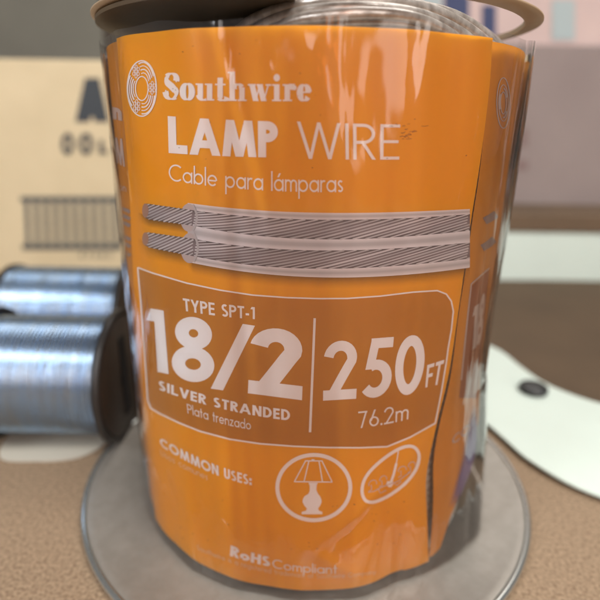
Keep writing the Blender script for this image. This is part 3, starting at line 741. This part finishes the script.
def prect(x0, y0, x1, y1, x0b=None, x1b=None, o=0):
    x0b = x0 if x0b is None else x0b; x1b = x1 if x1b is None else x1b
    ov = Vector((0, -o*1e-5, 0))
    mm.face(*[mm.vert(p+ov) for p in (at(x0b, y1, fp), at(x1b, y1, fp), at(x1, y0, fp), at(x0, y0, fp))])
prect(20, 196.5, 140, 202, o=1); prect(22, 244, 140, 250, o=1)
for i in range(12): prect(24+i*9.6, 201, 28.8+i*9.6, 245, 26+i*9.6, 30.6+i*9.6, o=2)
mm.build('crate_drawing', M_grey, box1)
mm = MB(); flat_text(mm, '47683', 79, 252.5, 112, 258, .14, fp, .35); mm.build('box_number', M_grey, box1)
# dark box standing on the cream one
M_dbox = mat('dark_brown_card', srgb(52, 40, 28), 0.8, c2=srgb(40, 30, 20), nscale=12)
o, p = carton('storage_box', 124, 285, 0.42, at(90, 60, FB).z+0.0003, 0.36, 0.12, M_dbox, 'dark brown box seen through the opening of the spool top')
# right-hand goods
M_gbox = mat('grey_mauve_card', srgb(134, 120, 115), 0.7, c2=srgb(124, 110, 106), nscale=10)
o, p = carton('shelf_box', 400, 720, 0.46, 0.0, at(500, 44, .46).z, 0.2, M_gbox, 'grey mauve box with faint writing behind the spool on the right')
fp = 0.4596; M_fp = mat('faint_print', srgb(118, 98, 94), .8)
for (x, y0, y1) in ((514, 95, 100), (514, 128, 146), (514, 160, 170)):
    mm = MB(); prect(x, y0, x+14, y1, o=1); mm.build('faint_mark', M_fp, o)
M_navy = mat('navy_print', srgb(38, 48, 84), 0.6); M_pinkc = mat('pale_pink_card', srgb(186, 163, 156), 0.7, c2=srgb(172, 150, 145), nscale=15)
o, p = carton('printed_box', 410, 700, 0.47, at(500, 44, .46).z+0.0004, 0.30, 0.18, M_pinkc, 'pale pink box with navy stripes on top of the grey mauve box')
fp = 0.4694
for q_ in ((444, -30, 469, 60), (482, 5, 496, 40)): mm = MB(); prect(*q_, o=1); mm.build('printed_stripe', M_navy, o)
M_gp = mat('grey_card', srgb(150, 160, 160), .7)
for q_ in ((400, -30, 442, 60), (552, 0, 575, 40)): mm = MB(); prect(*q_, o=1); mm.build('grey_panel', M_gp, o)
# white low carton with a brown lid edge
M_white = mat('white_card', srgb(196, 207, 197), 0.6, noise_amt=0.05, nscale=15)
o, p = carton('tray_box', 425, 760, 0.40, 0.0, 0.0405, 0.05, M_white, 'low white box with brown lid behind the spool on the right')
mm = MB(); a = at(424, 250, .4); b = at(761, 250, .4); mm.box((a.x, 0.398, 0.0407), (b.x, 0.452, 0.054)); l_ = mm.build('box_lid', mat('brown_card', srgb(98, 78, 58), .8, noise_amt=.2, nscale=20), o, smooth=False); bevel(l_, .001)
# flat brown sheet on the table
def flat_poly(name, pts, z, th, material, label_, cat):
    P = [on_table(x, y, z) for x, y in (catmull(pts, 8)[:-1] if name.startswith('paper') else pts)]; mm = MB(); n = len(P)
    for p in P: mm.vert((p.x, p.y, z+th))
    for p in P: mm.vert((p.x, p.y, z))
    mm.face(*range(n)[::-1]) ; mm.face(*[n+i for i in range(n)])
    for i in range(n): j = (i+1) % n; mm.face(i, j, n+j, n+i)
    o = mm.build(name, material, smooth=False); tag(o, label_, cat); return o
flat_poly('brown_sheet', [(455, 281.5), (760, 281.5), (760, 420), (440, 420)], 0.0004, 0.0012, mat('brown_sheet_mat', srgb(84, 66, 46), .85, noise_amt=.15, nscale=25), 'flat brown sheet lying on the table in front of the low white box', 'cardboard')
# white curved sheet; a dark disc stands for shade at a hole's edge
pts = [(430, 338), (455, 339), (480, 343.5), (502, 353), (522, 369), (548, 386), (590, 402), (650, 418), (700, 440), (690, 500), (640, 508), (580, 490), (530, 462), (502, 438), (480, 420), (455, 412)]
wp = flat_poly('paper_sheet', pts, 0.0020, 0.0008, M_white, 'white sheet with curved edge lying right of the spool', 'sheet')
mm = MB(); c = on_table(533, 391, 0.003); mm.lathe([(0.0001, 0.003), (0.0060, 0.003), (0.0064, 0.0038), (0.0064, 0.0052), (0.0056, 0.0060), (0.0001, 0.0061)], 40, Matrix.Translation((c.x, c.y, 0)))
kn = mm.build('hole_shade', mat('shade_black', (0.02, 0.02, 0.02, 1), .4)); tag(kn, 'dark disc standing for shade at the edge of a hole in the white sheet at right', 'dark disc')
wl = flat_poly('paper_scrap', [(20, 425), (60, 422), (100, 424), (113, 432), (103, 446), (88, 455), (70, 460), (40, 462), (0, 458)], 0.0003, 0.0007, mat('grey_white_paper', srgb(176, 170, 156), .7), 'greyish white scrap of paper under the small black spool at left', 'paper')

# ---- small wire spools, left
M_blk = mat('black_plastic_flange', (0.018, 0.015, 0.013, 1), 0.45, bump=.05)
M_brownface = mat('dark_brown_face', (0.035, 0.024, 0.016, 1), 0.5)
M_blue = mat('galvanised_wire', (0.27, 0.40, 0.60, 1), 0.25, metal=0.9, c2=(0.30, 0.38, 0.48, 1), nscale=160, stretch=(3, .4, .4), bump=.2, bscale=300)  # silver wire with its sky-blue reflection mixed into the colour
def small_spool(px, py, fwd, rw, rfl, length, label_, face):
    c = at(px, py, fwd); c.z = rfl + 0.0004 + (0.0007 if face else 0)
    o = empty('small_wire_spool', (c.x-length/2, c.y, c.z-rfl)); tag(o, label_, 'wire spool', 'small silver wire spools at left')
    Mx = Matrix.Translation(c) @ Matrix.Rotation(-pi/2, 4, 'Y')   # local +z points to -x
    Mx = Matrix.Translation(c) @ Matrix(((0, 0, -1, 0), (0, 1, 0, 0), (1, 0, 0, 0), (0, 0, 0, 1)))
    pr = []; z = 0.002; 
    while z < length-0.002:
        for k in range(4): pr.append((rw+0.0008*sin(k/4*pi)+0.0003*random.random(), z+0.0014*k/4))
        z += 0.0014
    mm = MB(); mm.lathe(pr, 72, Mx); mm.build('wire_winding', M_blue, o)
    for z0 in (0.0, length-0.002):
        mm = MB(); mm.lathe([(0.004, z0), (rfl*.93, z0), (rfl*.95, z0-.0006), (rfl, z0-.0004), (rfl, z0+.0020), (rfl*.9, z0+.0022), (0.004, z0+.002)], 80, Mx); f = mm.build('flange', M_blk, o)
        if z0 == 0.0 and face:
            mm = MB()
            mm.lathe([(0.0045, -.0007), (rfl*.88, -.0007), (rfl*.90, -.0001)], 60, Mx); mm.build('flange_face', M_brownface, f)
            mm = MB(); mm.box((-rfl*.62, -.003, -.0011), (rfl*.62, .003, -.0008), Mx); mm.build('slot', mat('black_slot', (.004, .004, .004, 1), .8), f, smooth=False)
small_spool(123, 378, 0.181, 0.0215, 0.0257, 0.050, 'silver wire spool with black flange in front of another at left edge', True)
small_spool(131, 300, 0.252, 0.0225, 0.0245, 0.060, 'farther blue silver wire spool behind the black flanged one at left', False)

# ------------------------------------------------------------------ light
world = bpy.data.worlds.new('World'); sc.world = world; world.use_nodes = True
bg = world.node_tree.nodes['Background']; bg.inputs[0].default_value = (0.80, 0.78, 0.80, 1); bg.inputs[1].default_value = 0.14
def area(name, loc, target, sx, sy, power, colr):
    l = bpy.data.lights.new(name, 'AREA'); l.shape = 'RECTANGLE'; l.size = sx; l.size_y = sy; l.energy = power; l.color = colr
    o = bpy.data.objects.new(name, l); col.objects.link(o); o.location = loc
    o.rotation_euler = (Vector(target)-Vector(loc)).to_track_quat('-Z', 'Y').to_euler(); return o
area('window_light', (-0.75, -0.45, 0.62), (0, .16, .06), 0.30, 0.6, 7.0, (0.92, 0.96, 1.0))
area('ceiling_light', (0.35, -0.35, 1.0), (0, .16, .06), 0.7, 0.25, 13.4, (1.0, 0.985, 0.95))
area('room_light', (0.2, 0.75, 0.95), (0, .35, .0), 0.8, 0.4, 4.5, (1.0, 0.96, 0.92))
area('added_patch_light', (0.24, -0.60, 0.36), (0, .16, .12), 0.26, 0.55, 1.5, (1.0, 0.92, 0.88))  # added soft panel, mirrored in the film as a pale patch
area('lamp_light', (-0.20, -0.60, 0.42), (0, .16, .12), 0.16, 0.35, 0.8, (1.0, 0.93, 0.90))
area('added_red_light', (0.07, -0.60, 0.38), (0, .16, .12), 0.10, 0.45, 0.45, (1.0, 0.26, 0.04))  # added unseen red panel, tints the upper film red-orange
area('side_light', (0.62, -0.40, 0.34), (0, .16, .12), 0.22, 0.4, 1.3, (1.0, 0.93, 0.88))

# ------------------------------------------------------------------ camera
cd = bpy.data.cameras.new('camera'); cam = bpy.data.objects.new('camera', cd); col.objects.link(cam)
Mc = Matrix((AX, BY, -FW)).transposed().to_4x4(); Mc.translation = Vector((0, 0, CZ)); cam.matrix_world = Mc
cd.sensor_width = 36; cd.sensor_fit = 'HORIZONTAL'; cd.lens = F/600*36; cd.clip_start = 0.005; cd.clip_end = 20
cd.dof.use_dof = True; cd.dof.focus_distance = 0.112; cd.dof.aperture_fstop = 10.0
sc.camera = cam
sc.view_settings.view_transform = 'Standard'; sc.view_settings.look = 'None'; sc.view_settings.exposure = 0.14; sc.view_settings.gamma = 1
sc.cycles.max_bounces = 6; sc.cycles.diffuse_bounces = 3; sc.cycles.glossy_bounces = 3; sc.cycles.transparent_max_bounces = 12
sc.cycles.use_adaptive_sampling = True; sc.cycles.adaptive_threshold = 0.04; sc.cycles.adaptive_min_samples = 16
sc.cycles.use_denoising = True
for o in bpy.data.objects:
    if '_org' in o: del o['_org']
